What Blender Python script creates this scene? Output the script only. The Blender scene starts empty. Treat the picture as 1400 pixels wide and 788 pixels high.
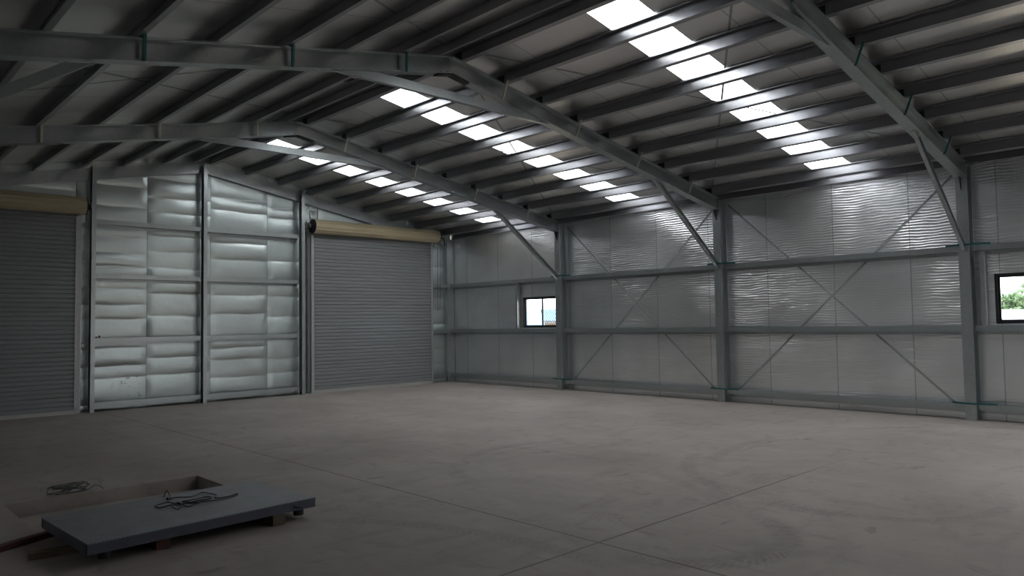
import bpy, math, random
from mathutils import Vector, Matrix
random.seed(7)
S = bpy.context.scene
COL = S.collection

# ------------------------------------------------------------------ measures (metres)
Y1, BAY = -4.233, 4.255
YF = [0.0, Y1, Y1 - BAY, Y1 - 2 * BAY]            # gable frame and the three portal frames
YBACK = -21.25
XR = -6.93                                         # ridge
XL = -13.84                                        # far side wall
SR, SL = 0.18, 0.195                               # roof slopes
ZRB = 4.95                                         # rafter underside at the ridge
RD = 0.24                                          # rafter depth
ZP = ZRB + RD                                      # purlin underside at the ridge
PD = 0.15                                          # purlin depth
XC = -0.24                                         # inner face of the portal columns

PR = [XR + .16] + [-5.985 + .785 * k for k in range(8)]
PL = [XR - .15] + [-7.70 - .777 * k for k in range(8)]

def dz(x):
    return -SR * (x - XR) if x > XR else SL * (x - XR)

# ------------------------------------------------------------------ node helpers
class NT:
    def __init__(s, name):
        s.m = bpy.data.materials.new(name); s.m.use_nodes = True
        s.t = s.m.node_tree; s.n = s.t.nodes; s.l = s.t.links; s.n.clear()
        s.out = s.n.new('ShaderNodeOutputMaterial')
        s.tc = s.n.new('ShaderNodeTexCoord')
        s.obj = s.tc.outputs['Object']
    def node(s, t, **k):
        n = s.n.new(t)
        for a, b in k.items(): setattr(n, a, b)
        return n
    def put(s, sock, v):
        if isinstance(v, bpy.types.NodeSocket): s.l.new(v, sock)
        elif v is not None: sock.default_value = v
    def math(s, op, a, b=None, c=None, clamp=False):
        n = s.node('ShaderNodeMath', operation=op, use_clamp=clamp)
        for i, v in enumerate((a, b, c)): s.put(n.inputs[i], v)
        return n.outputs[0]
    def vmath(s, op, a, b=None):
        n = s.node('ShaderNodeVectorMath', operation=op)
        s.put(n.inputs[0], a)
        if b is not None: s.put(n.inputs[1], b)
        return n.outputs['Value'] if op in ('LENGTH', 'DISTANCE', 'DOT_PRODUCT') else n.outputs[0]
    def sep(s, v):
        n = s.node('ShaderNodeSeparateXYZ'); s.put(n.inputs[0], v); return n.outputs
    def noise(s, v, scale, detail=3, rough=.5, dist=0):
        n = s.node('ShaderNodeTexNoise'); s.put(n.inputs['Vector'], v)
        n.inputs['Scale'].default_value = scale; n.inputs['Detail'].default_value = detail
        n.inputs['Roughness'].default_value = rough; n.inputs['Distortion'].default_value = dist
        return n.outputs[0]
    def scale(s, v, xyz):
        n = s.node('ShaderNodeMapping'); s.put(n.inputs[0], v); n.inputs['Scale'].default_value = xyz
        return n.outputs[0]
    def ramp(s, f, stops, interp='LINEAR'):
        n = s.node('ShaderNodeValToRGB'); s.put(n.inputs[0], f); r = n.color_ramp; r.interpolation = interp
        while len(r.elements) < len(stops): r.elements.new(.5)
        for e, (p, c) in zip(r.elements, stops):
            e.position = p; e.color = (c, c, c, 1) if isinstance(c, (int, float)) else (*c, 1)
        return n.outputs[0]
    def rng(s, v, a, b, c=0., d=1., smooth=False):
        n = s.node('ShaderNodeMapRange'); n.interpolation_type = 'SMOOTHSTEP' if smooth else 'LINEAR'
        s.put(n.inputs[0], v)
        for i, q in zip((1, 2, 3, 4), (a, b, c, d)): s.put(n.inputs[i], q)
        return n.outputs[0]
    def mix(s, f, a, b, t='MIX'):
        n = s.node('ShaderNodeMix', data_type='RGBA', blend_type=t)
        s.put(n.inputs[0], f)
        for i, v in ((6, a), (7, b)):
            s.put(n.inputs[i], (*v, 1) if isinstance(v, tuple) and len(v) == 3 else v)
        return n.outputs[2]
    def bump(s, h, dist=.01, strength=1., prev=None):
        n = s.node('ShaderNodeBump'); s.put(n.inputs['Height'], h)
        n.inputs['Distance'].default_value = dist; n.inputs['Strength'].default_value = strength
        if prev is not None: s.put(n.inputs['Normal'], prev)
        return n.outputs[0]
    def bsdf(s, col, rough=.5, metal=0., normal=None, **k):
        n = s.node('ShaderNodeBsdfPrincipled')
        s.put(n.inputs['Base Color'], (*col, 1) if isinstance(col, tuple) and len(col) == 3 else col)
        s.put(n.inputs['Roughness'], rough); s.put(n.inputs['Metallic'], metal)
        if normal is not None: s.put(n.inputs['Normal'], normal)
        for a, b in k.items(): s.put(n.inputs[a.replace('_', ' ')], b)
        return n.outputs[0]
    def done(s, sh):
        s.l.new(sh, s.out.inputs['Surface']); return s.m

M = {}
def steel(name, col, rough=.42, metal=.75, spangle=.10, rv=.06):
    t = NT(name)
    n = t.noise(t.obj, 18, 3, .6); n2 = t.noise(t.obj, 2.2, 3)
    f = t.math('MULTIPLY_ADD', n, .6, t.math('MULTIPLY', n2, .4))
    c = t.mix(t.rng(f, .35, .65), tuple(x * (1 - spangle) for x in col), tuple(min(1, x * (1 + spangle)) for x in col))
    r = t.rng(n2, .3, .7, rough - rv, rough + rv)
    return t.done(t.bsdf(c, r, metal, t.bump(n2, .002, .3)))
M['steel'] = steel('galvanised_steel', (.43, .465, .475), .315, .85, .08, .02)
M['purlin'] = steel('galvanised_purlin_steel', (.37, .375, .40), .30, .85, .03, .01)
M['strap'] = steel('strap_steel', (.36, .40, .41), .5, .5)
M['teal'] = steel('teal_painted_steel', (.05, .20, .20), .5, .1)
M['cream_brace'] = steel('pale_primed_steel', (.62, .62, .54), .5, .2)
M['dark_steel'] = steel('dark_steel', (.025, .027, .03), .5, .3)
M['black'] = steel('black_powder_coat', (.012, .012, .016), .4, .0)
M['jamb'] = steel('zinc_guide_steel', (.44, .45, .46), .45, .6)

def curtain(name, col, metal=.15):
    t = NT(name)
    n = t.noise(t.scale(t.obj, (.6, 1, 6)), 3, 3)
    return t.done(t.bsdf(t.mix(n, tuple(x * .85 for x in col), tuple(x * 1.12 for x in col)), .42, metal))
M['curtain'] = curtain('grey_shutter_paint', (.255, .27, .28))
M['cream'] = curtain('cream_shutter_paint', (.52, .45, .30), 0.)
M['rail'] = curtain('pale_grey_rail_paint', (.48, .48, .46), .1)

def lineseam(t, coord, origin, period, half=.010):
    """1 on thin lap lines every `period` along coord"""
    f = t.math('DIVIDE', t.math('SUBTRACT', coord, origin), period)
    f = t.math('FRACT', f)
    d = t.math('MINIMUM', f, t.math('SUBTRACT', 1., f))
    return t.rng(t.math('MULTIPLY', d, period), half * .5, half, 1., 0.)

def foil(name, axis, origin, period, ripple, col=(.90, .915, .93), rough=.288, stain=False):
    t = NT(name)
    x, y, z = t.sep(t.obj)
    c = (x, y)[axis]
    seam = lineseam(t, c, origin, period)
    # every sheet of foil reads a little different
    idx = t.math('FLOOR', t.math('DIVIDE', t.math('SUBTRACT', c, origin), period))
    wn = t.node('ShaderNodeTexWhiteNoise', noise_dimensions='1D'); t.put(wn.inputs[1] if len(wn.inputs) > 1 else wn.inputs[0], idx)
    w = wn.outputs[0]
    blot = t.noise(t.obj, 1.1, 2, .5)
    col2 = t.mix(t.rng(blot, .3, .7), tuple(a * .9 for a in col), tuple(min(1, a * 1.06) for a in col))
    col2 = t.mix(t.math('MULTIPLY', t.math('SUBTRACT', 1., w), .12), col2, (.3, .31, .31))
    col2 = t.mix(t.math('MULTIPLY', seam, .45), col2, (.07, .08, .08))
    if stain:                                         # dark mud splashes on one low sheet
        sp = t.rng(t.noise(t.scale(t.obj, (1, 1, 1.8)), 9, 5, .7, .8), .57, .66, 0., 1., True)
        reg = t.math('MULTIPLY', t.rng(x, -8.18, -8.08, 1., 0.), t.rng(z, .95, 1.25, 1., 0.))
        reg = t.math('MULTIPLY', reg, t.rng(t.noise(t.obj, 2.2, 2), .42, .6, 0., 1.))
        col2 = t.mix(t.math('MULTIPLY', t.math('MULTIPLY', sp, reg), .75), col2, (.05, .055, .05))
    nrm = None
    if ripple:                                        # fine horizontal crinkle of the bubble foil
        warp = t.math('MULTIPLY', t.math('SUBTRACT', t.noise(t.scale(t.obj, (2., 2., 3.)), 1.2, 1), .5), .08)
        zz = t.math('ADD', z, warp)
        rip = t.math('SINE', t.math('MULTIPLY', zz, 2 * math.pi / .047))
        crk = t.noise(t.scale(t.obj, (1., 2.5, 18.)), 1.4, 1, .5)
        mask = t.rng(t.noise(t.obj, .75, 2, .5), .36, .58, .22, 1., True)
        mask = t.math('MULTIPLY', mask, t.rng(w, 0., 1., .35, 1.))
        h = t.math('MULTIPLY', t.math('ADD', t.math('MULTIPLY', rip, .5), t.math('MULTIPLY', crk, 1.6)), mask)
        nrm = t.bump(h, ripple, 1.)
    big = t.noise(t.scale(t.obj, (1, 1, 1.6)), 1.9, 3, .5)
    nrm = t.bump(big, (.014 if ripple else .03 if axis == 1 else .012), .55, nrm)
    r = t.math('ADD', t.rng(blot, .3, .7, rough, rough + .05), t.math('MULTIPLY', w, .04))
    return t.done(t.bsdf(col2, r, .93, nrm))
M['foil_side'] = foil('wrinkled_silver_foil', 1, -1.9, 1.25, .0045)
M['foil_end'] = foil('sagging_silver_foil', 0, -8.05, 1.3, 0, (.58, .645, .645), rough=.288, stain=True)
M['foil_roof'] = foil('silver_roof_foil', 1, -10.55, 1.29, 0, (.83, .825, .82), .33)

def damaged_foil():
    return M['foil_end']

def concrete():
    t = NT('dusty_concrete')
    x, y, z = t.sep(t.obj)
    big = t.noise(t.obj, .45, 4, .55, .3)
    mid = t.noise(t.scale(t.obj, (1., .45, 1.)), 2.4, 5, .6, .5)
    fine = t.noise(t.obj, 60, 3, .6)
    f = t.math('ADD', t.math('MULTIPLY', big, .5), t.math('MULTIPLY', mid, .5))
    col = t.mix(t.rng(f, .34, .66), (.26, .231, .213), (.405, .368, .342))
    col = t.mix(t.rng(fine, .3, .7, 0., .14), col, (.20, .185, .17))
    # scuffs
    sc = t.noise(t.scale(t.obj, (1.4, .6, 1)), 3.1, 5, .7, 1.2)
    col = t.mix(t.math('MULTIPLY', t.rng(sc, .54, .72, 0., 1., True), .42), col, (.15, .14, .13))
    dots = t.noise(t.scale(t.obj, (1.0, 1.7, 1)), 2.1, 3, .55)
    drag = t.noise(t.scale(t.obj, (.9, 2.6, 1)), 1.7, 5, .65, .8)
    col = t.mix(t.math('MULTIPLY', t.rng(drag, .50, .70, 0., 1., True), .28), col, (.16, .145, .135))
    col = t.mix(t.math('MULTIPLY', t.rng(dots, .66, .73, 0., 1., True), .4), col, (.12, .11, .10))
    # curved tyre tracks
    grit = t.rng(t.noise(t.obj, 11, 4, .7), .35, .6, .25, 1.)
    for cx, cy, R, w, k in ((-6.56, -10.83, 1.75, .13, .55), (-4.91, -13.2, 2.07, .11, .4), (-8.29, -12.85, .77, .17, .75),
                            (-12.31, -12.53, 3.03, .12, .5), (-5.9, -13.25, 1.18, .10, .4), (-10.35, -10.07, 3.95, .10, .35),
                            (-4.2, -15.22, 3.96, .12, .45), (-6.56, -10.83, 1.5, .08, .3), (-8.6, -12.2, 1.9, .13, .35), (-5.4, -7.6, 2.4, .14, .25), (-3.1, -10.3, 2.8, .13, .25), (-9.4, -5.2, 2.6, .13, .2)):
        p = t.vmath('SUBTRACT', t.obj, (cx, cy, 0.))
        px, py, pz = t.sep(p)
        n = t.node('ShaderNodeCombineXYZ'); t.put(n.inputs[0], px); t.put(n.inputs[1], py)
        L = t.vmath('LENGTH', n.outputs[0])
        d = t.math('ABSOLUTE', t.math('SUBTRACT', L, R))
        band = t.math('MULTIPLY', t.rng(d, w * .35, w * 1.0, 1., 0., True), grit)
        ang = t.math('ARCTAN2', py, px)
        tread = t.rng(t.math('SINE', t.math('MULTIPLY', t.math('ADD', t.math('MULTIPLY', ang, R), t.math('MULTIPLY', d, .8)), 2 * math.pi / .06)), -1., 1., .45, 1.)
        fade = t.rng(t.noise(t.vmath('ADD', t.obj, (cx * 3, cy * 5, R)), .55, 2, .5), .42, .62, 0., 1., True)
        m = t.math('MULTIPLY', t.math('MULTIPLY', band, tread), t.math('MULTIPLY', fade, k * .85))
        col = t.mix(m, col, (.115, .105, .098))
    # saw cut control joints
    def cut(c, at): return t.rng(t.math('ABSOLUTE', t.math('SUBTRACT', c, at)), .005, .012, 1., 0.)
    j = cut(x, -8.95)
    for v in (-12.6, -4.2, -8.43): j = t.math('MAXIMUM', j, t.math('MULTIPLY', cut(y, v), t.rng(x, -6.2, -4.6, 1., .12) if v == -12.6 else .2))
    j = t.math('MAXIMUM', j, t.math('MULTIPLY', cut(x, -4.4), .15))
    col = t.mix(t.math('MULTIPLY', j, .75), col, (.06, .055, .05))
    h = t.math('SUBTRACT', t.math('ADD', t.math('MULTIPLY', fine, .1), t.math('MULTIPLY', mid, .5)), t.math('MULTIPLY', j, 1.2))
    return t.done(t.bsdf(col, t.rng(mid, .3, .7, .55, .75), 0., t.bump(h, .004, .7), Specular_IOR_Level=.35))
M['concrete'] = concrete()

def plain(name, col, rough=.7, var=.15, sc=6., metal=0., stretch=(1, 1, 1)):
    t = NT(name); n = t.noise(t.scale(t.obj, stretch), sc, 4, .6)
    return t.done(t.bsdf(t.mix(t.rng(n, .3, .7), tuple(a * (1 - var) for a in col), tuple(min(1, a * (1 + var)) for a in col)), rough, metal, t.bump(n, .003, .5)))
M['wood'] = plain('rough_sawn_timber', (.11, .085, .06), .8, .3, 9, 0, (1, 8, 8))
M['redwood'] = plain('dark_red_hardwood', (.085, .035, .025), .75, .3, 9, 0, (1, 8, 8))
M['cladding'] = plain('painted_cladding', (.55, .56, .53), .5)
M['cable'] = plain('black_cable_rubber', (.015, .015, .016), .5)
M['red'] = plain('faded_red_plastic', (.16, .02, .02), .5)
M['wire'] = plain('dark_tie_wire', (.09, .105, .095), .6)
M['sand'] = plain('pale_gravel_yard', (.46, .38, .28), .95, .2, .8)
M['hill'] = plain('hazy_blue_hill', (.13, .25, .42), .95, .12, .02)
M['leaf'] = plain('grey_green_leaves', (.12, .19, .09), .8, .35, 3)
M['bark'] = plain('tree_bark', (.12, .09, .07), .9)
M['shed_white'] = plain('white_painted_wall', (.62, .62, .66), .7, .06)
M['shed_brown'] = plain('brown_fence_paint', (.25, .17, .11), .8)

def checker_plate():
    t = NT('painted_checker_plate')
    x, y, z = t.sep(t.obj)
    P = .05
    a = t.math('MULTIPLY', t.math('ADD', x, y), 2 * math.pi / P); b = t.math('MULTIPLY', t.math('SUBTRACT', x, y), 2 * math.pi / P)
    tr = t.math('MULTIPLY', t.math('SINE', a), t.math('SINE', b))
    h = t.rng(tr, .35, .7, 0., 1., True)
    n = t.noise(t.obj, 5, 4, .6)
    c = t.mix(t.rng(n, .3, .7), (.165, .18, .20), (.225, .24, .26))
    c = t.mix(t.math('MULTIPLY', h, .5), c, (.36, .38, .40))
    return t.done(t.bsdf(c, .5, .2, t.bump(h, .003, .8)))
M['checker'] = checker_plate()
M['scale_side'] = plain('slate_blue_frame_paint', (.075, .08, .11), .5, .12)

def skylight_mat():
    t = NT('translucent_fibreglass')
    tr = t.node('ShaderNodeBsdfTransparent'); tr.inputs[0].default_value = (.95, .95, .94, 1)
    tl = t.node('ShaderNodeBsdfTranslucent'); tl.inputs[0].default_value = (.9, .93, .92, 1)
    mx = t.node('ShaderNodeMixShader'); mx.inputs[0].default_value = .12
    t.l.new(tr.outputs[0], mx.inputs[1]); t.l.new(tl.outputs[0], mx.inputs[2])
    return t.done(mx.outputs[0])
M['skylight'] = skylight_mat()
def glass_mat():
    t = NT('window_glass')
    tr = t.node('ShaderNodeBsdfTransparent'); tr.inputs[0].default_value = (.93, .95, .96, 1)
    gl = t.node('ShaderNodeBsdfGlossy'); gl.inputs['Roughness'].default_value = .02
    mx = t.node('ShaderNodeMixShader')
    mx.inputs[0].default_value = .06; t.l.new(tr.outputs[0], mx.inputs[1]); t.l.new(gl.outputs[0], mx.inputs[2])
    return t.done(mx.outputs[0])
M['glass'] = glass_mat()

# ------------------------------------------------------------------ mesh helpers
class MB:
    def __init__(s): s.v = []; s.f = []; s.smooth = []
    def add(s, vs, fs, smooth=False):
        b = len(s.v); s.v += [tuple(v) for v in vs]; s.f += [tuple(b + i for i in f) for f in fs]; s.smooth += [smooth] * len(fs); return s
    def box(s, a, b):
        x0, y0, z0 = (min(p, q) for p, q in zip(a, b)); x1, y1, z1 = (max(p, q) for p, q in zip(a, b))
        return s.add([(x0, y0, z0), (x1, y0, z0), (x1, y1, z0), (x0, y1, z0), (x0, y0, z1), (x1, y0, z1), (x1, y1, z1), (x0, y1, z1)],
                     [(0, 3, 2, 1), (4, 5, 6, 7), (0, 1, 5, 4), (1, 2, 6, 5), (2, 3, 7, 6), (3, 0, 4, 7)])
    def sweep(s, prof, p0, p1, u, v, smooth=False):
        """closed 2D profile (a,b) -> p + a*u + b*v, swept from p0 to p1"""
        p0, p1, u, v = Vector(p0), Vector(p1), Vector(u), Vector(v)
        if (p1 - p0).dot(u.cross(v)) < 0: prof = prof[::-1]
        n = len(prof)
        vs = [p0 + a * u + b * v for a, b in prof] + [p1 + a * u + b * v for a, b in prof]
        fs = [(i, (i + 1) % n, n + (i + 1) % n, n + i) for i in range(n)] + [tuple(range(n - 1, -1, -1)), tuple(range(n, 2 * n))]
        return s.add(vs, fs, smooth)
    def tube(s, pts, r, seg=8, caps=True):
        pts = [Vector(p) for p in pts]; n = len(pts); vs = []; fs = []
        t0 = (pts[1] - pts[0]).normalized()
        up = Vector((0, 0, 1)) if abs(t0.z) < .9 else Vector((1, 0, 0))
        a = t0.cross(up).normalized(); 
        for i, p in enumerate(pts):
            t = (pts[min(i + 1, n - 1)] - pts[max(i - 1, 0)]).normalized()
            a = (a - t * a.dot(t)).normalized(); b = t.cross(a)
            rr = r[i] if isinstance(r, (list, tuple)) else r
            vs += [p + (a * math.cos(q) + b * math.sin(q)) * rr for q in (2 * math.pi * k / seg for k in range(seg))]
        for i in range(n - 1):
            for k in range(seg):
                fs.append((i * seg + k, i * seg + (k + 1) % seg, (i + 1) * seg + (k + 1) % seg, (i + 1) * seg + k))
        s.add(vs, fs, True)
        if caps: s.add(vs[:seg], [tuple(range(seg - 1, -1, -1))]); s.add(vs[-seg:], [tuple(range(seg))])
        return s
    def build(s, name, mat, parent=None, fix=True):
        me = bpy.data.meshes.new(name); me.from_pydata(s.v, [], s.f); me.polygons.foreach_set('use_smooth', s.smooth)
        me.materials.append(M[mat] if isinstance(mat, str) else mat); me.update()
        if fix:
            import bmesh
            bm = bmesh.new(); bm.from_mesh(me); bmesh.ops.recalc_face_normals(bm, faces=bm.faces); bm.to_mesh(me); bm.free()
        o = bpy.data.objects.new(name, me); COL.objects.link(o)
        if parent is not None: o.parent = parent
        return o

def cprof(D, W, L=.015, t=.004):      # C: web at v=0, flanges towards +v; u across the depth
    return [(0, 0), (0, W), (L, W), (L, W - t), (t, W - t), (t, t), (D - t, t), (D - t, W - t), (D - L, W - t), (D - L, W), (D, W), (D, 0)]
def zprof(D, W, L=.015, t=.004):      # Z: flange at u=0 towards +v, flange at u=D towards -v
    return [(0, 0), (0, W), (L, W), (L, W - t), (t, W - t), (t, t), (D, t), (D, t - W), (D - L, t - W), (D - L, 2 * t - W), (D - t, 2 * t - W), (D - t, 0)]

def tag(o, label=None, cat=None, group=None, kind=None):
    if label: o['label'] = label
    if cat: o['category'] = cat
    if group: o['group'] = group
    if kind: o['kind'] = kind
    return o
def empty(name, loc=(0, 0, 0)):
    o = bpy.data.objects.new(name, None); COL.objects.link(o); o.empty_display_size = .1; return o
def thing(name, label, cat, group=None):
    o = empty(name); tag(o, label, cat, group, 'thing'); return o
ORD = ['first', 'second', 'third', 'fourth', 'fifth', 'sixth', 'seventh', 'eighth', 'ninth', 'tenth', 'eleventh']

# ------------------------------------------------------------------ floor with the pit
PX0, PX1, PY0, PY1, PZ = -11.77, -10.02, -9.12, -7.90, -.13
fl = MB()
fx0, fx1, fy0, fy1 = XL - .1, .1, YBACK - .1, .1
fl.box((fx0, fy0, -.25), (PX0, fy1, 0)); fl.box((PX1, fy0, -.25), (fx1, fy1, 0))
fl.box((PX0, fy0, -.25), (PX1, PY0, 0)); fl.box((PX0, PY1, -.25), (PX1, fy1, 0))
fl.box((PX0, PY0, -.25), (PX1, PY1, PZ))
tag(fl.build('floor', 'concrete'), kind='structure')

# ------------------------------------------------------------------ side wall with windows
W1, W2 = (-4.10, -2.85), (-14.33, -13.08)
WZ0, WZ1 = 1.475, 2.235
WT = .10
def ztop(x): return ZP + PD + dz(x) - .005
def side_wall(name, x0, x1, ztp, wins):
    m = MB(); ys = sorted({YBACK, 0.0} | {a for w in wins for a in w})
    for a, b in zip(ys[:-1], ys[1:]):
        if (a, b) in wins:
            m.box((x0, a, -.2), (x1, b, WZ0)); m.box((x0, a, WZ1), (x1, b, ztp))
        else: m.box((x0, a, -.2), (x1, b, ztp))
    return tag(m.build(name, 'foil_side'), kind='structure')
side_wall('wall_right', 0, WT, ztop(0.0) + .03, [W2, W1])
side_wall('wall_left', XL - WT, XL, ztop(XL) + .03, [])

# gable wall: cladding pieces around the two shutters, foil pouches inside
D1 = (-4.38, -.82)                                  # right-hand shutter opening
D2 = (-12.95, -9.36)
DH = 3.78
gw = MB()
def gable_piece(m, xa, xb, za, y0, y1):
    for a, b in ((xa, min(xb, XR)), (max(xa, XR), xb)):
        if b - a < 1e-4: continue
        vs = [(x, y, z) for y in (y0, y1) for x, z in ((a, za), (b, za), (b, ztop(b) + .05), (a, ztop(a) + .05))]
        m.add(vs, [(0, 1, 2, 3), (7, 6, 5, 4), (0, 4, 5, 1), (1, 5, 6, 2), (2, 6, 7, 3), (3, 7, 4, 0)])
for a, b, z in ((XL - WT, D2[0], -.2), (D2[0], D2[1], DH), (D2[1], D1[0], -.2), (D1[0], D1[1], DH), (D1[1], WT, -.2)):
    gable_piece(gw, a, b, z, .035, .12)
wall_end = tag(gw.build('wall_end', 'cladding'), kind='structure')
GZ = [.181, 1.4254, 2.682, 3.751]                    # girt top edges
def pouch_sheet(xa, xb, seed, zlo=0.0):
    """one width of foil, sagging in horizontal pouches between the cladding ribs"""
    rnd = random.Random(seed); m = MB()
    edges = [zlo]; stops = [g - .06 for g in GZ if g > zlo + .1] + [9.]
    for st in stops:
        while edges[-1] < min(st, 5.4):
            nx = edges[-1] + rnd.uniform(.22, .55) * (.7 if xb - xa < .7 else 1.)
            if nx > st - .12: nx = st
            if nx > 5.4: nx = 5.4; edges.append(nx); break
            edges.append(nx)
    amp = [rnd.uniform(.013, .030) for _ in edges]; tilt = [rnd.uniform(-.03, .03) for _ in edges]; skew = [rnd.uniform(.7, 1.0) for _ in edges]
    nx = max(10, int((xb - xa) / .06)); dzs = .018
    cols = []
    for i in range(nx + 1):
        x = xa + (xb - xa) * i / nx; f = i / nx; zt = ztop(x)
        nz = int((5.4 - zlo) / dzs); c = []
        for k in range(nz + 1):
            z = zlo + (5.4 - zlo) * k / nz; zq = min(z, zt)
            j = 0
            while j < len(edges) - 2 and zq > edges[j + 1] + tilt[j + 1] * (f - .5) + .006 * math.sin(f * 9 + j): j += 1
            e0 = edges[j] + tilt[j] * (f - .5) + .006 * math.sin(f * 9 + j - 1); e1 = edges[j + 1] + tilt[j + 1] * (f - .5) + .006 * math.sin(f * 9 + j)
            q = max(0., min(1., (zq - e0) / max(.01, e1 - e0))) ** skew[j]
            h = (1.7 if xb - xa < .7 else 1.) * amp[j] * (math.sin(math.pi * q) ** .65) * (.75 + .25 * math.sin(f * 3.1 + j * 2)) * min(1, f * 12, (1 - f) * 12)
            c.append((x, .03 - h, zq))
        cols.append(c)
    n = len(cols[0]); vs = [v for c in cols for v in c]
    fs = [(i * n + k, (i + 1) * n + k, (i + 1) * n + k + 1, i * n + k + 1) for i in range(nx) for k in range(n - 1)]
    return vs, fs
fo = MB(); sd = 0
xs = [XL] + [-8.05 + 1.3 * k for k in range(-4, 6)] + [0.0]
for a, b in zip(xs[:-1], xs[1:]):
    for lo, hi, z in ((XL, D2[0], 0), (D2[0], D2[1], DH), (D2[1], D1[0], 0), (D1[0], D1[1], DH), (D1[1], 0, 0)):
        p, q = max(a, lo), min(b, hi)
        if q - p > .02:
            sd += 1; vs, fs = pouch_sheet(p, q, sd * 13 + 5, z); fo.add(vs, fs, True)
fo.build('foil_lining', 'foil_end', wall_end, fix=False)

# wall behind the viewer with a wide doorway
bw = MB()
BD = (-2.8, -1.9); BH = 2.1
for a, b, z in ((XL - WT, BD[0], -.2), (BD[0], BD[1], BH), (BD[1], WT, -.2)):
    gable_piece(bw, a, b, z, YBACK - .1, YBACK)
tag(bw.build('wall_back', 'foil_side'), kind='structure')

# ------------------------------------------------------------------ roof lining, skylights
SKY = [(-2.60, -1.93), (-6.85, -6.19), (-11.19, -10.54), (-15.4, -14.75), (-19.7, -19.05)]
SX0, SX1 = -6.74, .02
def slope_slab(m, xa, xb, ya, yb, d0, d1):
    vs = [(x, y, ZP + dz(x) + d) for y in (ya, yb) for x, d in ((xa, d0), (xb, d0), (xb, d1), (xa, d1))]
    m.add(vs, [(0, 1, 2, 3), (7, 6, 5, 4), (0, 4, 5, 1), (1, 5, 6, 2), (2, 6, 7, 3), (3, 7, 4, 0)])
ce = MB(); yy = .15
D0, D1_ = PD + .006, PD + .07
eave_r, eave_l = .35, XL - .35
for a, b in sorted(SKY, reverse=True):
    slope_slab(ce, XR, eave_r, b, yy, D0, D1_)
    slope_slab(ce, XR, SX0, a, b, D0, D1_)
    slope_slab(ce, SX1, eave_r, a, b, D0, D1_)
    yy = a
slope_slab(ce, XR, eave_r, YBACK - .2, yy, D0, D1_)
slope_slab(ce, eave_l, XR, YBACK - .2, .15, D0, D1_)
tag(ce.build('ceiling', 'foil_roof', fix=False), kind='structure')

SKL = ['translucent skylight strip in the roof bay against the gable wall',
       'translucent skylight strip in the roof bay between the first and second portal frames',
       'translucent skylight strip in the roof bay between the second and third portal frames']
def corrugated_strip(xa, xb, ya, yb, d):
    m = MB(); n = int((yb - ya) / .0127); pr = []
    for i in range(n + 1):
        y = ya + (yb - ya) * i / n; h = .009 * math.cos(2 * math.pi * (y - ya) / .076); pr.append((y, h))
    top = [(y, h + .003) for y, h in pr][::-1]; loop = pr + top; k = len(loop)
    vs = [(x, y, ZP + dz(x) + d + h) for x in (xa, xb) for y, h in loop]
    fs = [(i, (i + 1) % k, k + (i + 1) % k, k + i) for i in range(k)]
    return m.add(vs, fs, False)
for i, (a, b) in enumerate(SKY):
    o = corrugated_strip(SX0 - .03, SX1 + .2, a - .02, b + .02, D1_ + .015).build('skylight' if i < 3 else 'ceiling_skylight', 'skylight')
    if i < 3: tag(o, SKL[i], 'skylight', 'skylight strips in the roof', 'thing')
    else: tag(o, kind='structure')

# ------------------------------------------------------------------ portal columns, rafters
def back_to_back(m, p0, p1, u, v, D, W, **k):
    v = Vector(v)
    m.sweep(cprof(D, W, **k), p0, p1, u, v); m.sweep(cprof(D, W, **k), p0, p1, u, -v)
CW = .078
FR = ['', 'first', 'second', 'third']
COLB = {1: 'back-to-back channel steel column nearest in line to the small window by the gable corner',
        2: 'back-to-back channel steel column standing between the two cross-braced side wall bays',
        3: 'back-to-back channel steel column beside the partly hidden window with trees outside'}
COLB = {1: 'grey back-to-back channel column just past the small window with diamond mesh',
        2: 'grey back-to-back channel column standing between the two cross-braced wall bays',
        3: 'grey back-to-back channel column beside the cropped window showing trees outside'}
for f in (1, 2, 3):
    t = thing('portal_column', COLB[f], 'column', 'portal columns along the side wall')
    t.location = (XC / 2, YF[f], 0)
    m = MB(); back_to_back(m, (XC - t.location.x, 0, 0), (XC - t.location.x, 0, ZP + dz(-.1) - .02), (1, 0, 0), (0, 1, 0), .235, CW)
    m.build('column_shaft', 'steel', t)
    # knee haunch gusset at the top
    g = MB(); g.add([(XC - t.location.x - .004 - dx, dy, z) for dy in (-.006, .006) for dx, z in ((0, 3.738), (0, 3.55), (.09, 3.752))],
                    [(0, 1, 2), (5, 4, 3), (0, 3, 4, 1), (1, 4, 5, 2), (2, 5, 3, 0)])
    g.build('knee_gusset', 'dark_steel', t)
    for z in (.12, 2.6, 3.5):
        for s in (-1, 1): MB().tube([(XC - t.location.x + .002, s * .04, z), (XC - t.location.x - .012, s * .04, z)], .011, 6).build('bolt', 'steel', t)

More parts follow.
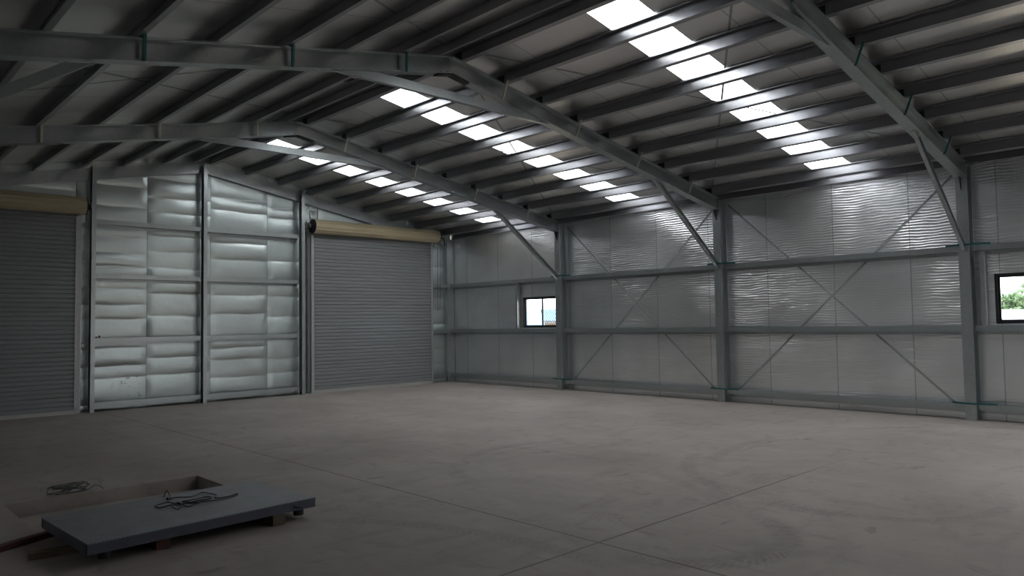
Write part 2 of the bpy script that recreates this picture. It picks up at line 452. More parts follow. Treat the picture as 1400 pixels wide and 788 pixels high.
def rafter(x0, x1, y, side, double=True):
    m = MB(); p0 = (x0, y, ZRB + dz(x0)); p1 = (x1, y, ZRB + dz(x1))
    if double: back_to_back(m, p0, p1, (0, 0, 1), (0, 1, 0), RD, CW)
    else: m.sweep(cprof(RD, .07), p0, p1, (0, 0, 1), (0, 1, 0))
    return m
for f in (1, 2, 3):
    for sl, xa, xb in (('skylit', XR + .003, XC - .004), ('plain', XR - .003, XL + .25)):
        o = rafter(xa, xb, YF[f], sl).build('rafter', 'steel')
        for xp in (PR if sl == 'skylit' else PL):
            q = -1 if sl == 'skylit' else 1; zz = ZRB + RD + dz(xp)
            MB().box((xp + q * .002, YF[f] - .07, zz + .004 + (.012 if sl == 'plain' else .006)), (xp + q * .008, YF[f] + .07, zz + .115)).build('purlin_cleat', 'dark_steel', o)
        tag(o, f'steel rafter of the {FR[f]} portal frame out from the gable, {"skylit" if sl == "skylit" else "unlit"} roof slope', 'rafter', 'portal frame rafters', 'thing')
    # apex bracket, bolted under the two rafters
    a = thing('apex_bracket', f'thin dark bent bracket under the ridge joint of the {FR[f]} portal frame', 'bracket', 'apex brackets under the ridge')
    m = MB()
    for s, xe in ((1, XR + .30), (-1, XR - .24)):
        xs_ = (XR, xe); vs = [(x, YF[f] + y, ZRB + dz(x) + z) for y in (-.05, .05) for x, z in ((xs_[0], -.018), (xs_[1], -.018), (xs_[1], -.002), (xs_[0], -.002))]
        m.add(vs, [(0, 1, 2, 3), (7, 6, 5, 4), (0, 4, 5, 1), (1, 5, 6, 2), (2, 6, 7, 3), (3, 7, 4, 0)])
    m.build('bent_plate', 'dark_steel', a)
    for dx in (-.2, -.08, .08, .2):
        x = XR + dx; MB().tube([(x, YF[f] - .055, ZRB + dz(x) + .009), (x, YF[f] - .055, ZRB + dz(x) + .026)], .012, 6).build('bolt', 'dark_steel', a)
for sl, xa, xb in (('skylit', XR + .002, -.265), ('plain', XR - .002, XL + .03)):
    o = rafter(xa, xb, -.080, sl, False).build('gable_rafter', 'steel')
    tag(o, f'single steel rafter on the gable wall {"above the fully visible shutter" if sl == "skylit" else "above the dim cropped shutter"}', 'rafter', 'rafters of the gable frame', 'thing')

# collar ties
for f in (1, 2, 3):
    zb, zt = 4.60, 4.715
    xr0, xr1 = XR + (ZRB - zb) / SR, XR + (ZRB - zt) / SR
    xl0, xl1 = XR - (ZRB - zb) / SL, XR - (ZRB - zt) / SL
    e = .006
    m = MB()
    def slab(y0, y1, z0, z1):
        def xr(z): return XR + (ZRB - e - z) / SR
        def xl(z): return XR - (ZRB - e - z) / SL
        vs = [(x, y, z) for y in (y0, y1) for x, z in ((xl(z0), z0), (xr(z0), z0), (xr(z1), z1), (xl(z1), z1))]
        m.add(vs, [(0, 1, 2, 3), (7, 6, 5, 4), (0, 4, 5, 1), (1, 5, 6, 2), (2, 6, 7, 3), (3, 7, 4, 0)])
    y = YF[f]
    slab(y - .03, y - .026, zb + .004, zt - .004); slab(y - .03, y + .035, zb, zb + .004); slab(y - .03, y + .035, zt - .004, zt)
    slab(y + .031, y + .035, zb + .004, zb + .02); slab(y + .031, y + .035, zt - .02, zt - .004)
    tag(m.build('collar_tie', 'steel'), f'level channel tie under the ridge joining both rafters of the {FR[f]} portal frame', 'tie', 'ridge collar ties', 'thing')

# knee braces
def knee(f, side):
    if side == 'r':
        p0 = Vector((XC - .008, YF[f], 2.73)); p1 = Vector((-2.10, YF[f], ZRB + dz(-2.10) - .012))
    else:
        p0 = Vector((XL + .25, YF[f], 2.60)); p1 = Vector((-11.45, YF[f], ZRB + dz(-11.45) - .012))
    d = (p1 - p0).normalized(); u = Vector((0, 1, 0)).cross(d)
    if u.z > 0: u = -u
    prof = cprof(.10, .05, .012)
    m = MB()
    # ends cut to sit on column and rafter
    def endpt(p, a, vertical):
        q = p + u * a
        if vertical: return q + d * ((p.x - q.x) / d.x)
        s = (SR if side == 'r' else -SL); n = Vector((s, 0, 1)); return q + d * (n.dot(p - q) / n.dot(d))
    n = len(prof); A = []; B = []
    for a, b in prof:
        off = Vector((0, .025 - b, 0))
        A.append(endpt(p0, a, True) + off); B.append(endpt(p1, a, False) + off)
    fs = [(i, (i + 1) % n, n + (i + 1) % n, n + i) for i in range(n)] + [tuple(range(n - 1, -1, -1)), tuple(range(n, 2 * n))]
    m.add(A + B, fs)
    o = m.build('knee_brace', 'steel')
    w = f'diagonal channel knee brace of the {FR[f]} portal frame, ' + ('footed on the side wall column' if side == 'r' else 'under the unlit slope')
    tag(o, w, 'brace', 'knee braces', 'thing')
for f in (1, 2, 3): knee(f, 'r')
knee(2, 'l')

# ------------------------------------------------------------------ purlins
def purlin_mesh(x, s):
    m = MB(); z = ZP + dz(x) + .004
    m.sweep(zprof(PD - .007, .065), (x, YBACK + .02, z), (x, .03, z), (0, 0, 1), (s, 0, -SR if s > 0 else -SL))
    return m
for k, x in enumerate(PR):
    o = purlin_mesh(x, 1).build('purlin', 'purlin')
    w = 'galvanised purlin along the ridge on the skylit roof slope' if k == 0 else f'galvanised purlin on the skylit roof slope, {ORD[k - 1]} one down from the ridge pair'
    tag(o, w, 'purlin', 'roof purlins on the skylit slope', 'thing')
for k, x in enumerate(PL):
    o = purlin_mesh(x, -1).build('purlin', 'purlin')
    w = 'galvanised purlin along the ridge on the unlit roof slope' if k == 0 else f'galvanised purlin on the unlit roof slope, {ORD[k - 1]} one down from the ridge pair'
    tag(o, w, 'purlin', 'roof purlins on the unlit slope', 'thing')
m = MB(); x = -.03; z = ZP + dz(x) + .004
m.sweep(cprof(PD - .008, .07), (x, YBACK + .02, z), (x, -.1, z), (0, 0, 1), (-1, 0, SR))
tag(m.build('eave_purlin', 'purlin'), 'channel eave purlin running along the top of the windowed side wall', 'purlin', None, 'thing')

# fly braces from purlins down to the rafter bottom flange
def fly_brace(f, k, side):
    x = (PR if side == 'r' else PL)[k]; y = YF[f]
    zt = ZP + dz(x) + .02; zb = ZRB + dz(x) + .008
    sx = .012 * (1 if side == 'r' else -1)
    a = Vector((x - sx - .012, y - (.17 if side == 'r' else .10), zt)); b = Vector((x - sx - .012 - (.03 if side == 'r' else 0), y - CW - .012, zb))
    m = MB(); d = (b - a).normalized(); n = Vector((1, 0, 0)); n = (n - d * n.dot(d)).normalized(); w = d.cross(n)
    m.sweep([(-.02, -.002), (.02, -.002), (.02, .002), (-.02, .002)], a, b, n, w)
    m.sweep([(-.02, .002), (-.016, .002), (-.016, .026), (-.02, .026)], a, b, n, w)
    m.tube([b + Vector((0, .014, -.004)), b + Vector((0, -.012, -.004))], .012, 6)
    mat = 'teal' if (f == 2 and side == 'l') or f == 3 else 'cream_brace'
    c = {'teal': 'teal', 'cream_brace': 'pale grey'}[mat]
    o = m.build('fly_brace', mat)
    sl = 'skylit' if side == 'r' else 'unlit'
    tag(o, f'short {c} fly brace on the {FR[f]} portal rafter, {ORD[(k - 1) // 2]} one down the {sl} slope', 'brace', 'fly braces on the rafters', 'thing')
for f in (1, 2, 3):
    for k in (1, 3, 5, 7):
        fly_brace(f, k, 'r')
for f in (1, 2):
    for k in (1, 3, 5): fly_brace(f, k, 'l')

# roof straps (flat, between purlins and foil), one crossed pair per bay and slope
def strap(p0, p1, nrm, w=.03, t=.002):
    p0, p1, n = Vector(p0), Vector(p1), Vector(nrm).normalized(); d = (p1 - p0).normalized(); s = d.cross(n).normalized()
    return MB().sweep([(-w / 2, -t / 2), (w / 2, -t / 2), (w / 2, t / 2), (-w / 2, t / 2)], p0, p1, s, n)
for bi, (fa, fb) in enumerate(((1, 2), (2, 3))):
    for sl in ('r', 'l'):
        xe = -.35 if sl == 'r' else XL + .35; xr = XR + (.06 if sl == 'r' else -.06)
        nr = (SR, 0, 1) if sl == 'r' else (-SL, 0, 1)
        for a, b, w in ((YF[fa], YF[fb], 'ridge at its gable-wall end'), (YF[fb], YF[fa], 'ridge at its far end from the gable')):
            off = .0006 if a == YF[fa] else .0034
            P = lambda x, y: (x, y, ZP + dz(x) + PD + off + .0005)
            o = strap(P(xr, a), P(xe, b), nr).build('roof_strap', 'strap')
            tag(o, f'flat diagonal roof strap, {"first-to-second" if bi == 0 else "second-to-third"} frame bay, {"skylit" if sl == "r" else "unlit"} slope, from {w}'.replace('from ridge at its far end from the gable', 'ridge end away from gable').replace('from ridge at its gable-wall end', 'ridge end towards gable'), 'strap', 'crossed straps in the roof bracing bays', 'thing')

# ------------------------------------------------------------------ wall girts
SG = {'low': .247, 'middle': 1.452, 'upper': 2.689}
GD = .15
def zgirt(m, p0, p1, inward, ztp, D=GD, H=.09):
    """Z girt lying flat: web level, inner flange up, outer flange down"""
    zb = ztp - H; t = .004; P0 = Vector(p0); P1 = Vector(p1); P0.z = P1.z = 0
    u = Vector(inward); v = Vector((0, 0, 1))
    prof = [(0, zb - .05), (0, zb + t), (D - t, zb + t), (D - t, ztp - t), (D - .02, ztp - t), (D - .02, ztp), (D, ztp), (D, zb), (t, zb), (t, zb - .05)]
    m.sweep(prof, P0, P1, u, v)
BAYN = ['in the windowed bay by the gable corner', 'in the cross-braced bay between first and second columns', 'in the cross-braced bay between second and third columns', 'in the bay with the cropped window']
for bi in range(4):
    ya = -.11 if bi == 0 else YF[bi] - CW - .006
    yb = (YF[bi + 1] + CW + .006) if bi < 3 else YBACK + .1
    for nm, z in SG.items():
        m = MB(); zgirt(m, (-.018, ya, 0), (-.018, yb, 0), (-1, 0, 0), z)
        tag(m.build('girt', 'steel'), f'{nm} horizontal girt of the side wall {BAYN[bi]}', 'girt', 'side wall girts', 'thing')

# jamb studs by the windows
for ys, w in ((-2.76, 'upright stud beside the small mesh-screened window, lit blue along one edge'), (-12.98, 'upright stud between the third column and the cropped window')):
    m = MB(); m.sweep(cprof(.12, .06), (-.148, ys, SG['middle'] + .004), (-.148, ys, SG['upper'] - .096), (1, 0, 0), (0, 1, 0))
    tag(m.build('jamb_stud', 'steel'), w, 'stud', None, 'thing')

# cross bracing straps on the side wall
for bi, (fa, fb) in enumerate(((1, 2), (2, 3))):
    ya, yb = YF[fa] - .13, YF[fb] + .15
    for j, (z0, z1, w) in enumerate(((3.86, .12, 'falling towards the viewer'), (.12, 3.86, 'rising towards the viewer'))):
        x = -.006 - .004 * j
        o = strap((x, ya, z0), (x, yb, z1), (1, 0, 0), .034).build('wall_strap', 'strap')
        tag(o, f'flat diagonal wall strap {w}, bay between the {FR[fa]} and {FR[fb]} columns', 'strap', 'crossed straps on the side wall', 'thing')

# teal fly braces holding the columns at the low and upper girts
for f in (1, 2, 3):
    for nm, z in (('low', SG['low'] + .012), ('upper', SG['upper'] + .008)):
        m = MB()
        ends = [(-.168, YF[f] + .27), (XC - .006, YF[f] + .09), (XC - .006, YF[f] - .09), (-.168, YF[f] - .34)]
        for (xa, ya), (xb, yb) in zip(ends[:-1], ends[1:]):
            a, b = Vector((xa, ya, z)), Vector((xb, yb, z)); d = (b - a).normalized(); s = d.cross(Vector((0, 0, 1)))
            m.sweep([(-.002, -.014), (.002, -.014), (.002, .014), (-.002, .014)], a, b, s, (0, 0, 1))
            m.sweep([(-.002, .012), (.022, .012), (.022, .014), (-.002, .014)], a, b, s, (0, 0, 1))
        tag(m.build('column_fly_brace', 'teal'), f'teal angle brace wrapped round the {FR[f]} side wall column at its {nm} girt', 'brace', 'teal braces on the columns', 'thing')

# ------------------------------------------------------------------ gable wall framing
MUL = [(-9.065, 4.815, 'tall channel mullion on the gable beside the dim shutter'),
       (-6.92, 5.10, 'tallest channel mullion in the middle of the gable under the ridge'),
       (-4.64, 4.83, 'tall channel mullion on the gable beside the fully visible shutter')]
for x, zt, w in MUL:
    t = thing('mullion', w, 'mullion', 'gable wall mullions'); t.location = (x, -.16, 0)
    m = MB(); m.sweep(cprof(.148, .076), (0, -.076, 0), (0, -.076, zt), (0, 1, 0), (-1, 0, 0)); m.build('mullion_post', 'steel', t)
    for z in (GZ if x < -5 else GZ[:3]):
        MB().box((.0005, -.005, z - .10), (.008, .070, z + .03)).build('girt_cleat', 'steel', t)
    for dz_ in (.08, .16):
        for dx in (-.02, -.055): MB().tube([(dx, -.077, zt - dz_), (dx, -.088, zt - dz_)], .009, 6).build('bolt', 'jamb', t)
# corner column
m = MB(); m.sweep(cprof(.235, .075), (-.255, -.10, 0), (-.255, -.10, ZP + dz(-.1) - .02), (1, 0, 0), (0, 1, 0))
tag(m.build('corner_column', 'steel'), 'broad channel column in the corner where the gable meets the windowed wall', 'column', None, 'thing')
NG = ['lowest', 'second', 'third', 'topmost']
for a, b, w in ((-9.052, -7.0, 'between the dim-shutter mullion and the ridge mullion'), (-6.908, -4.72, 'between the ridge mullion and the mullion by the visible shutter')):
    for n, z in zip(NG, GZ):
        m = MB(); zgirt(m, (a, -.002, 0), (b, -.002, 0), (0, -1, 0), z)
        tag(m.build('girt', 'steel'), f'{n} horizontal gable girt {w}', 'girt', 'gable wall girts', 'thing')
for n, z in zip(('low', 'middle', 'upper'), (.247, 1.44, 2.69)):
    m = MB(); zgirt(m, (-.735, -.002, 0), (-.262, -.002, 0), (0, -1, 0), z, .09)
    tag(m.build('girt', 'steel'), f'{n} short gable girt in the narrow strip between visible shutter and corner', 'girt', 'short girts by the corner', 'thing')
# lintel girts hidden behind the drums keep the head of each opening
for i, (a, b) in enumerate((D2, D1)):
    m = MB(); m.box((a - .05, -.045, DH - .05), (b + .05, .03, DH + .03)); tag(m.build(f'trim_{i + 1}', 'steel'), kind='structure')

# ------------------------------------------------------------------ roller shutters
def shutter(idx, x0, x1, right, label):
    t = empty(f'door_{idx}'); tag(t, label, None, None, 'structure')
    yc, zc, R = -.275, 3.965, .162
    pitch = .085; m = MB(); yb = -.105
    prof = []; z = .07; 
    while z < zc - .02:
        prof += [(z, 0), (z + pitch * .12, .016), (z + pitch * .72, .016), (z + pitch * .84, 0)]; z += pitch
    front = [(yb - h, zz) for zz, h in prof]; back = [(yb + .004 - h, zz) for zz, h in prof][::-1]
    loop = front + back; k = len(loop)
    vs = [(x, y, z) for x in (x0, x1) for y, z in loop]
    m.add(vs, [(i, (i + 1) % k, k + (i + 1) % k, k + i) for i in range(k)])
    m.build('curtain', 'curtain', t)
    m = MB(); m.box((x0, yb - .022, .0), (x1, yb + .012, .06)); m.box((x0, yb - .03, .055), (x1, yb + .012, .072)); m.build('bottom_rail', 'rail', t)
    # drum: rolled curtain with its ribs showing
    m = MB(); n = 96; ring = []
    for i in range(n):
        a = 2 * math.pi * i / n; r = R + (.005 if (i % 8) < 4 else -.004); ring.append((r * math.cos(a), r * math.sin(a)))
    dx0, dx1 = x0 - .07, x1 + .09
    m.sweep(ring, (dx0, yc, zc), (dx1, yc, zc), (0, 1, 0), (0, 0, 1))
    drum = m.build('drum', 'cream', t)
    for xe, s in ((dx0, -1), (dx1, 1)):
        c = MB(); n = 40
        c.tube([(xe + s * .001, yc, zc), (xe + s * .014, yc, zc)], R + .006, n)
        c.tube([(xe + s * .014, yc, zc), (xe + s * .02, yc, zc)], .07, 16)
        c.build('end_plate', 'dark_steel', drum)
        a = MB(); a.tube([(xe + s * .02, yc, zc), (xe + s * .105, yc, zc)], .028, 12)
        a.tube([(xe + s * .05, yc, zc), (xe + s * .068, yc, zc)], .055, 6); a.build('axle', 'dark_steel', t)
        b = MB(); xb = xe + s * .10
        b.box((xb - .004, yc - .05, zc - .06), (xb + .004, .0, zc - .02)); b.box((xb - .004, yc - .05, zc - .06), (xb + .004, yc + .05, zc + .05))
        b.box((xb - .02, -.02, zc - .25), (xb + .02, -.0, zc + .1)); b.build('bracket', 'jamb', t)
    for xe, s in ((x0, -1), (x1, 1)):
        g = MB(); g.box((xe - s * .03, yb - .03, 0), (xe + s * .045, yb - .026, zc - R - .03)); g.box((xe + s * .041, yb - .03, 0), (xe + s * .045, .02, zc - R - .03))
        g.box((xe - s * .03, yb + .018, 0), (xe + s * .045, yb + .022, zc - R - .03)); g.box((xe + s * .045, -.06, 0), (xe + s * .075, -.055, zc - R - .03))
        gg = g.build('guide', 'jamb', t)
        j = MB(); j.sweep(cprof(.07, .045), (xe + s * .05, -.045, 0), (xe + s * .05, -.045, zc + .15), (0, 1, 0), (s, 0, 0)); j.build('jamb_post', 'steel', t)
    if right:                                          # endless hand chain and looped cable at the far end of the drum
        c = MB(); xx = dx1 + .045; pts = []
        for i in range(61):
            f = i / 60
            if f < .5: z = zc - f * 2 * 2.0; y = yc - .05
            else: z = zc - (1 - f) * 2 * 2.0; y = yc + .05
            pts.append((xx + .012 * math.sin(f * 9), y, z))
        c.tube(pts, .005, 5); c.build('hand_chain', 'dark_steel', t)
        c = MB(); pts = [(dx1 + .02, yc, zc + .03), (dx1 + .10, yc, zc + .035), (dx1 + .18, yc - .02, zc - .02), (dx1 + .235, yc - .03, zc - .12), (dx1 + .245, yc - .03, zc - .24)]
        c.tube(pts, .014, 8); c.build('conduit', 'dark_steel', t)
    return t
shutter(1, D1[0], D1[1], True, 'grey ribbed roller shutter with cream drum, fully visible beside the windowed side wall')
shutter(2, D2[0], D2[1], False, 'dim grey ribbed roller shutter with cream drum, cropped at the picture edge')

# ------------------------------------------------------------------ windows
def window(idx, w, x, s, mesh, label):
    y0, y1 = w; t = empty(f'window_{idx}'); tag(t, label, None, None, 'structure')
    xa, xb = x - s * .03, x + s * .07
    fr = MB(); F = .035
    fr.box((xa, y0, WZ0), (xb, y0 + F, WZ1)); fr.box((xa, y1 - F, WZ0), (xb, y1, WZ1)); fr.box((xa, y0 + F, WZ0), (xb, y1 - F, WZ0 + F)); fr.box((xa, y0 + F, WZ1 - F), (xb, y1 - F, WZ1))
    fr.build('window_frame', 'black', t)
    ym = (y0 + y1) / 2
    for nm, a, b, xo in (('sliding_sash', ym - .02, y1 - F, s * .012), ('fixed_sash', y0 + F, ym + .02, s * .04)):
        m = MB(); T = .032; za, zb = WZ0 + F, WZ1 - F; X0, X1 = x + xo - .008, x + xo + .008
        m.box((X0, a, za), (X1, a + T, zb)); m.box((X0, b - T, za), (X1, b, zb)); m.box((X0, a + T, za), (X1, b - T, za + T * .8)); m.box((X0, a + T, zb - T * .8), (X1, b - T, zb))
        sh = m.build(nm, 'black', t)
        g = MB(); g.box((x + xo - .002, a + T, za + T * .8), (x + xo + .002, b - T, zb - T * .8)); g.build('glass', 'glass', sh)
        if nm == 'sliding_sash':
            h = MB(); h.box((x - s * .02, a + .004, WZ0 + .36), (x + xo - s * .008, a + .026, WZ0 + .44)); h.build('latch', 'black', sh)
        elif mesh:                                      # diamond security grille outside the pane
            d = MB(); xm = x + s * .062; ha, hb, va, vb = a + T, b - T, za, zb; st = .062
            for sg in (1, -1):
                n = int((hb - ha + (vb - va) * .6) / st) + 2
                for i in range(-n, n):
                    c = ha + i * st
                    # line y = c + sg*.6*(z-va)
                    pts = []
                    for k in range(25):
                        z = va + (vb - va) * k / 24; y = c + (.6 * (z - va) if sg > 0 else .6 * (vb - z)); pts.append((y, z))
                    ins = [(xm, y, z) for y, z in pts if ha <= y <= hb]
                    if len(ins) > 1: d.tube([ins[0], ins[-1]], .0055, 4)
            d.build('security_mesh', 'black', sh)
window(1, W1, 0, 1, True, 'small black framed sliding window with diamond mesh on one sash')
window(2, W2, 0, 1, True, 'black framed window cropped at the picture edge, trees outside')

# ------------------------------------------------------------------ weighing platform on bearers
PN, PRt, PLf = Vector((-11.738, -10.50, 0)), Vector((-9.998, -10.415, 0)), Vector((-11.716, -9.44, 0))
ang = math.atan2((PRt - PN).y, (PRt - PN).x)
L_, W_ = (PRt - PN).length, 1.06
t = thing('weighing_platform', 'grey steel floor scale platform with checker plate top resting on timber bearers by the pit', 'platform')
t.location = PN; t.rotation_euler = (0, 0, ang)
ZT, ZB = .165, .085
m = MB(); m.box((0, 0, ZT - .008), (L_, W_, ZT)); m.build('deck_plate', 'checker', t)
m = MB()
pf = [(0, 0), (0, .035), (.006, .035), (.006, .004), (.068, .004), (.068, .035), (.072, .035), (.072, 0)]
H_ = ZT - .008 - ZB
for p0, p1, v in (((.004, .004, ZB), (L_ - .004, .004, ZB), (0, 1, 0)), ((.004, W_ - .004, ZB), (L_ - .004, W_ - .004, ZB), (0, -1, 0)),
                  ((.004, .03, ZB), (.004, W_ - .03, ZB), (1, 0, 0)), ((L_ - .004, .03, ZB), (L_ - .004, W_ - .03, ZB), (-1, 0, 0))):
    m.sweep([(a * H_ / .072, b) for a, b in pf], p0, p1, (0, 0, 1), v)
m.build('side_frame', 'scale_side', t)
for x in (.45, .87, 1.29): MB().box((x - .02, .04, ZB + .01), (x + .02, W_ - .04, ZT - .009)).build('cross_member', 'scale_side', t)
for x in (.13, L_ - .13):
    for y in (.06, W_ - .06):
        f_ = MB(); f_.tube([(x, y, ZB - .005), (x, y, ZT - .03)], .014, 10); f_.tube([(x, y, ZB - .050), (x, y, ZB - .004)], .043, 16); f_.build('foot', 'black', t)
m = MB(); m.box((L_ - .22, -.003, ZB + .018), (L_ - .14, .0035, ZB + .022)); m.tube([(L_ - .21, -.002, ZB + .045), (L_ - .13, -.002, ZB + .01)], .004, 6); m.build('junction_cable', 'cable', t)

rot = Matrix.Rotation(ang, 4, 'Z')
def bearer(x0, y0, x1, y1, w, h, mat, label, z=0.0):
    a, b = Vector((x0, y0, 0)), Vector((x1, y1, 0)); d = (b - a).normalized(); s = Vector((-d.y, d.x, 0))
    m = MB(); m.sweep([(-w / 2, 0), (w / 2, 0), (w / 2, h), (-w / 2, h)], (0, 0, 0), b - a, s, (0, 0, 1))
    o = m.build('timber_bearer', mat); o.location = (x0, y0, z); tag(o, label, 'timber', 'timbers under the platform', 'thing')
    bv = o.modifiers.new('edge', 'BEVEL'); bv.width = .004; bv.segments = 2
    return o
bearer(-10.34, -10.44, -10.28, -9.45, .10, .083, 'wood', 'short timber bearer under the platform end that shows a black foot')
bearer(-11.22, -10.42, -11.16, -9.45, .10, .083, 'redwood', 'brown timber bearer under the middle of the platform edge')
bearer(-11.97, -9.97, -11.62, -10.03, .07, .05, 'wood', 'pale brown timber offcut poking out from beneath the platform corner')
bearer(-12.75, -9.92, -11.45, -9.28, .07, .045, 'redwood', 'long dark red timber lying on the floor and running under the platform')

# cable coiled on the deck
def local(px): return rot @ Vector(px) + PN
def cat(pts, n=8):
    P = [Vector(p) for p in pts]; P = [P[0]] + P + [P[-1]]; out = []
    for i in range(1, len(P) - 2):
        for k in range(n):
            t_ = k / n; a, b, c, d = P[i - 1:i + 3]
            out.append(.5 * ((2 * b) + (c - a) * t_ + (2 * a - 5 * b + 4 * c - d) * t_ ** 2 + (3 * b - a - 3 * c + d) * t_ ** 3))
    out.append(P[-2]); return out
CA = [[-10.9, -9.47], [-10.86, -9.42], [-10.859, -9.49], [-10.902, -9.589], [-10.849, -9.609], [-10.777, -9.676], [-10.704, -9.63], [-10.611, -9.549], [-10.603, -9.66], [-10.577, -9.769], [-10.612, -9.841], [-10.524, -9.886], [-10.443, -9.876],
      [-10.46, -9.90], [-10.539, -9.921], [-10.653, -9.956], [-10.754, -9.938], [-10.829, -9.883], [-10.916, -9.799], [-10.966, -9.744], [-11.073, -9.789], [-11.056, -9.842], [-10.985, -9.831], [-10.904, -9.83], [-10.915, -9.926], [-10.962, -9.996], [-10.991, -9.981], [-10.977, -9.875], [-10.9, -9.87], [-10.886, -9.974], [-10.826, -9.969], [-10.781, -9.945],
      [-10.80, -9.86], [-10.86, -9.775], [-10.802, -9.812], [-10.729, -9.778], [-10.663, -9.734], [-10.634, -9.786], [-10.662, -9.871], [-10.711, -9.856], [-10.745, -9.818], [-10.812, -9.838]]
pts = [(x, y, ZT + .0055 + .006 * (1 + math.sin(i * 1.7)) * (0 if i in (0, 41) else 1)) for i, (x, y) in enumerate(CA)]
pts[1] = (pts[1][0], pts[1][1], ZT + .045)
t = thing('loose_cable', 'thin black cable lying in loose loops on the platform deck', 'cable')
MB().tube(cat(pts, 7), .0048, 6).build('cable_run', 'cable', t)
MB().tube([(-10.915, -9.60, ZT + .012), (-10.885, -9.575, ZT + .012)], .012, 10).build('plug', 'black', t)

rnd = random.Random(3); pts = []
for i in range(40):
    a = i * 1.9; pts.append((-11.28 + .17 * math.cos(a) * rnd.uniform(.4, 1) + (i - 13) * .006, -7.80 + .06 * math.sin(a) * rnd.uniform(.3, 1), .006 + .085 * rnd.random()))
pts += [(-11.0, -7.84, .05), (-10.93, -7.86, .006)]
o = MB().tube(cat(pts, 6), .004, 5).build('wire_tangle', 'wire')
tag(o, 'small tangle of dark wire on the far rim of the floor pit', 'wire', None, 'thing')

# small finds: a dark oval patch near the ridge, red tags on a girt
m = MB(); x0_, y0_ = -7.33, -6.59; n = 20
ring = [(x0_ + .075 * math.cos(2 * math.pi * i / n), y0_ + .11 * math.sin(2 * math.pi * i / n)) for i in range(n)]
m.add([(x, y, ZP + dz(x) + PD + .0055) for x, y in ring] + [(x, y, ZP + dz(x) + PD + .001) for x, y in ring], [tuple(range(n)), tuple(range(2 * n - 1, n - 1, -1))] + [(i, n + i, n + (i + 1) % n, (i + 1) % n) for i in range(n)])
tag(m.build('roof_patch', 'black'), 'small dark oval patch on the roof foil beside the ridge, above the collar tie', 'patch', None, 'thing')
t = thing('red_clip', 'tiny pair of red clips standing on the gable girt beside the dim-shutter mullion', 'clip')
for x, h in ((-9.02, .028), (-8.965, .05)): MB().box((x - .013, -.152, 1.427), (x + .013, -.138, 1.427 + h)).build('clip_tab', 'red', t)

# ------------------------------------------------------------------ outdoors
g = MB(); g.box((-300, -300, -.5), (500, 400, -.21)); tag(g.build('ground', 'sand'), kind='structure')
g = MB(); random.seed(11)
def hill(m, cx, cy, L, ang_, H, D, sd):
    r = random.Random(sd); n = 48; d = Vector((math.cos(ang_), math.sin(ang_), 0)); s = Vector((-d.y, d.x, 0))
    ph = [r.uniform(0, 6) for _ in range(4)]; rows = []
    for j in range(9):
        v = j / 8
        row = []
        for i in range(n + 1):
            u_ = i / n; h = H * (math.sin(math.pi * u_) ** .7) * (.62 + .2 * math.sin(5 * u_ + ph[0]) + .12 * math.sin(13 * u_ + ph[1]) + .05 * math.sin(31 * u_ + ph[2]))
            q = Vector((cx, cy, 0)) + d * (u_ - .5) * L + s * (v - .5) * D; row.append((q.x, q.y, -.3 + h * math.sin(math.pi * v) ** 1.2))
        rows.append(row)
    vs = [p for r_ in rows for p in r_]; fs = [(j * (n + 1) + i, j * (n + 1) + i + 1, (j + 1) * (n + 1) + i + 1, (j + 1) * (n + 1) + i) for j in range(8) for i in range(n)]
    m.add(vs, fs, True)
hill(g, 300, 300, 520, math.radians(-45), 17, 120, 4); o = g.build('hills', 'hill'); tag(o, kind='structure')

def out_box(name, x, y, lx, ly, h, mat, roofmat, label, rz):
    t = thing(name, label, 'building'); t.location = (x, y, -.21); t.rotation_euler = (0, 0, rz)
    m = MB(); m.box((-lx / 2, -ly / 2, 0), (lx / 2, ly / 2, h)); m.build('walls', mat, t)
    r = MB(); r.add([(-lx / 2 - .3, -ly / 2 - .3, h), (lx / 2 + .3, -ly / 2 - .3, h), (lx / 2 + .3, ly / 2 + .3, h), (-lx / 2 - .3, ly / 2 + .3, h), (-lx / 2 - .3, 0, h + ly * .18), (lx / 2 + .3, 0, h + ly * .18)],
                     [(0, 3, 2, 1), (0, 1, 5, 4), (2, 3, 4, 5), (0, 4, 3), (1, 2, 5)]); r.build('roof', roofmat, t)
    for a_ in (-.3, .1): MB().box((lx * a_, -ly / 2 - .03, h * .4), (lx * (a_ + .15), -ly / 2 + .01, h * .8)).build('window', 'jamb', t)
out_box('distant_shed', 108, 96, 5, 4, 1.5, 'shed_brown', 'dark_steel', 'low brown shed far off in the yard, seen through the small mesh-screened window', math.radians(-45))
out_box('white_building', 27, -8.0, 9.0, 4, 1.35, 'shed_white', 'shed_white', 'low white building outside the cropped window, under the trees', math.radians(-78))

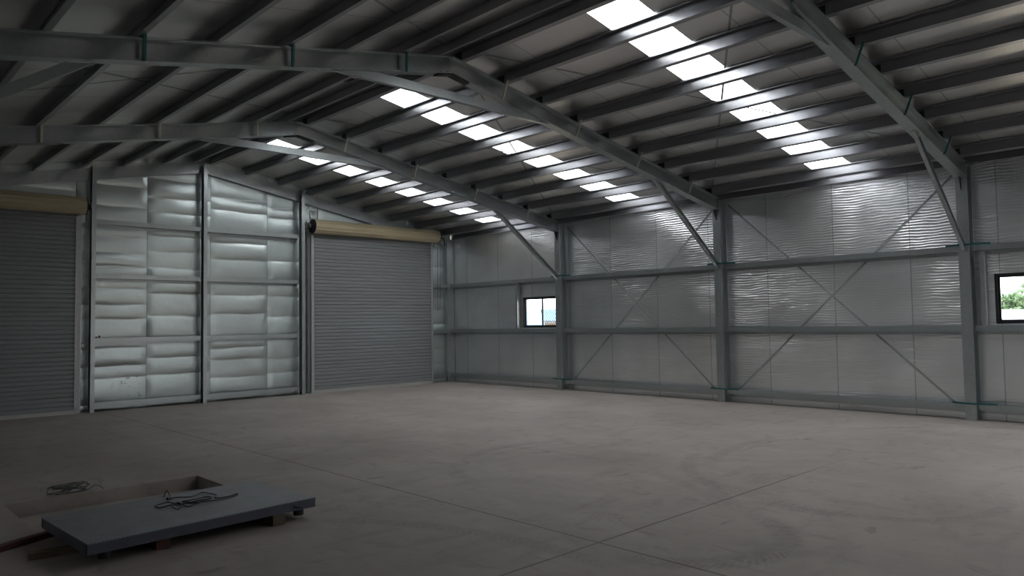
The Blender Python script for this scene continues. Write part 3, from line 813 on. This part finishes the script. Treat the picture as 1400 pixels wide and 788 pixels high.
def tree(x, y, h, r, sd, label, n=2600):
    t = thing('tree', label, 'tree', None); t.location = (x, y, -.21)
    rr = random.Random(sd); m = MB()
    m.tube([(0, 0, 0), (.05, .03, h * .3), (-.04, .06, h * .62)], [.16, .12, .05], 8)
    for k in range(7):
        a = k * 2.4; m.tube([(0, 0, h * (.3 + .04 * k)), (r * .55 * math.cos(a), r * .55 * math.sin(a), h * (.55 + .04 * k))], [.05, .015], 6)
    m.build('trunk', 'bark', t)
    c = MB(); blobs = [(rr.uniform(-.6, .6) * r, rr.uniform(-.6, .6) * r, h * rr.uniform(.42, .88), r * rr.uniform(.3, .55)) for _ in range(14)]
    for i in range(n):
        bx, by, bz, br = rr.choice(blobs); v = Vector((rr.gauss(0, 1), rr.gauss(0, 1), rr.gauss(0, 1))).normalized() * br * rr.uniform(.55, 1.05)
        p = Vector((bx, by, bz)) + Vector((v.x, v.y, v.z * .75)); a = Vector((rr.gauss(0, 1), rr.gauss(0, 1), rr.gauss(0, 1))).normalized(); b = a.cross(Vector((rr.gauss(0, 1), 1, rr.gauss(0, 1)))).normalized(); s = rr.uniform(.08, .17)
        c.add([p - a * s, p + b * s * .6, p + a * s, p - b * s * .6], [(0, 1, 2, 3)])
    c.build('foliage', 'leaf', t, fix=False)
tree(41, -4.6, 3.3, 1.35, 5, 'grey-green bushy tree outside the cropped window, behind the white building')
tree(33, -8.2, 5.6, 1.9, 9, 'taller leafy tree at the cut-off side of the cropped window')

# ------------------------------------------------------------------ daylight
SKY_STRENGTH = 8.0
w = bpy.data.worlds.new('overcast_sky'); S.world = w; w.use_nodes = True; nt = w.node_tree; nt.nodes.clear()
tc = nt.nodes.new('ShaderNodeTexCoord'); sp = nt.nodes.new('ShaderNodeSeparateXYZ'); rp = nt.nodes.new('ShaderNodeValToRGB')
bg = nt.nodes.new('ShaderNodeBackground'); ou = nt.nodes.new('ShaderNodeOutputWorld')
nt.links.new(tc.outputs['Generated'], sp.inputs[0]); nt.links.new(sp.outputs[2], rp.inputs[0]); nt.links.new(rp.outputs[0], bg.inputs[0]); nt.links.new(bg.outputs[0], ou.inputs[0])
rp.color_ramp.elements[0].position = 0; rp.color_ramp.elements[0].color = (.88, .90, .94, 1)
rp.color_ramp.elements[1].position = .5; rp.color_ramp.elements[1].color = (.96, .98, 1., 1)
bg.inputs[1].default_value = SKY_STRENGTH
def portal(loc, rx, ry, rz_mat):
    d = bpy.data.lights.new('daylight_portal', 'AREA'); d.shape = 'RECTANGLE'; d.size = rx; d.size_y = ry; d.cycles.is_portal = True
    o = bpy.data.objects.new('daylight_portal', d); COL.objects.link(o); o.matrix_world = Matrix.Translation(loc) @ rz_mat; return o
for a, b in SKY:
    xm = (SX0 + SX1) / 2 + .05; portal((xm, (a + b) / 2, ZP + dz(xm) + D1_ + .06), 7.1, b - a + .1, Matrix.Rotation(math.atan(SR), 4, 'Y'))
for wy in (W1, W2):
    ym = (wy[0] + wy[1]) / 2; zm = (WZ0 + WZ1) / 2
    portal((WT + .02, ym, zm), WZ1 - WZ0, wy[1] - wy[0], Matrix.Rotation(math.pi / 2, 4, 'Y'))
portal(((BD[0] + BD[1]) / 2, YBACK - .12, BH / 2), BD[1] - BD[0], BH, Matrix.Rotation(-math.pi / 2, 4, 'X') @ Matrix.Rotation(math.pi, 4, 'Y'))

# ------------------------------------------------------------------ camera
cam = bpy.data.cameras.new('camera'); co = bpy.data.objects.new('camera', cam); COL.objects.link(co)
cam.sensor_width = 36; cam.lens = 36 * 1010.14 / 1400; cam.clip_end = 1500; cam.clip_start = .05
Rr, Ru, Rf = (0.721553, -0.692188, -0.015403), (-0.021517, -0.044655, 0.998771), (0.692025, 0.720334, 0.047115)
co.matrix_world = Matrix(((Rr[0], Ru[0], -Rf[0], -13.1419), (Rr[1], Ru[1], -Rf[1], -16.1021), (Rr[2], Ru[2], -Rf[2], 1.6), (0, 0, 0, 1)))
S.camera = co
S.view_settings.view_transform = 'Standard'; S.view_settings.look = 'None'; S.view_settings.gamma = 1
S.view_settings.use_curve_mapping = False; S.view_settings.exposure = 0.0
c = S.cycles
c.use_denoising = True
c.max_bounces = 10; c.diffuse_bounces = 5; c.glossy_bounces = 6; c.transparent_max_bounces = 12; c.transmission_bounces = 4
c.sample_clamp_indirect = 6; c.caustics_reflective = True
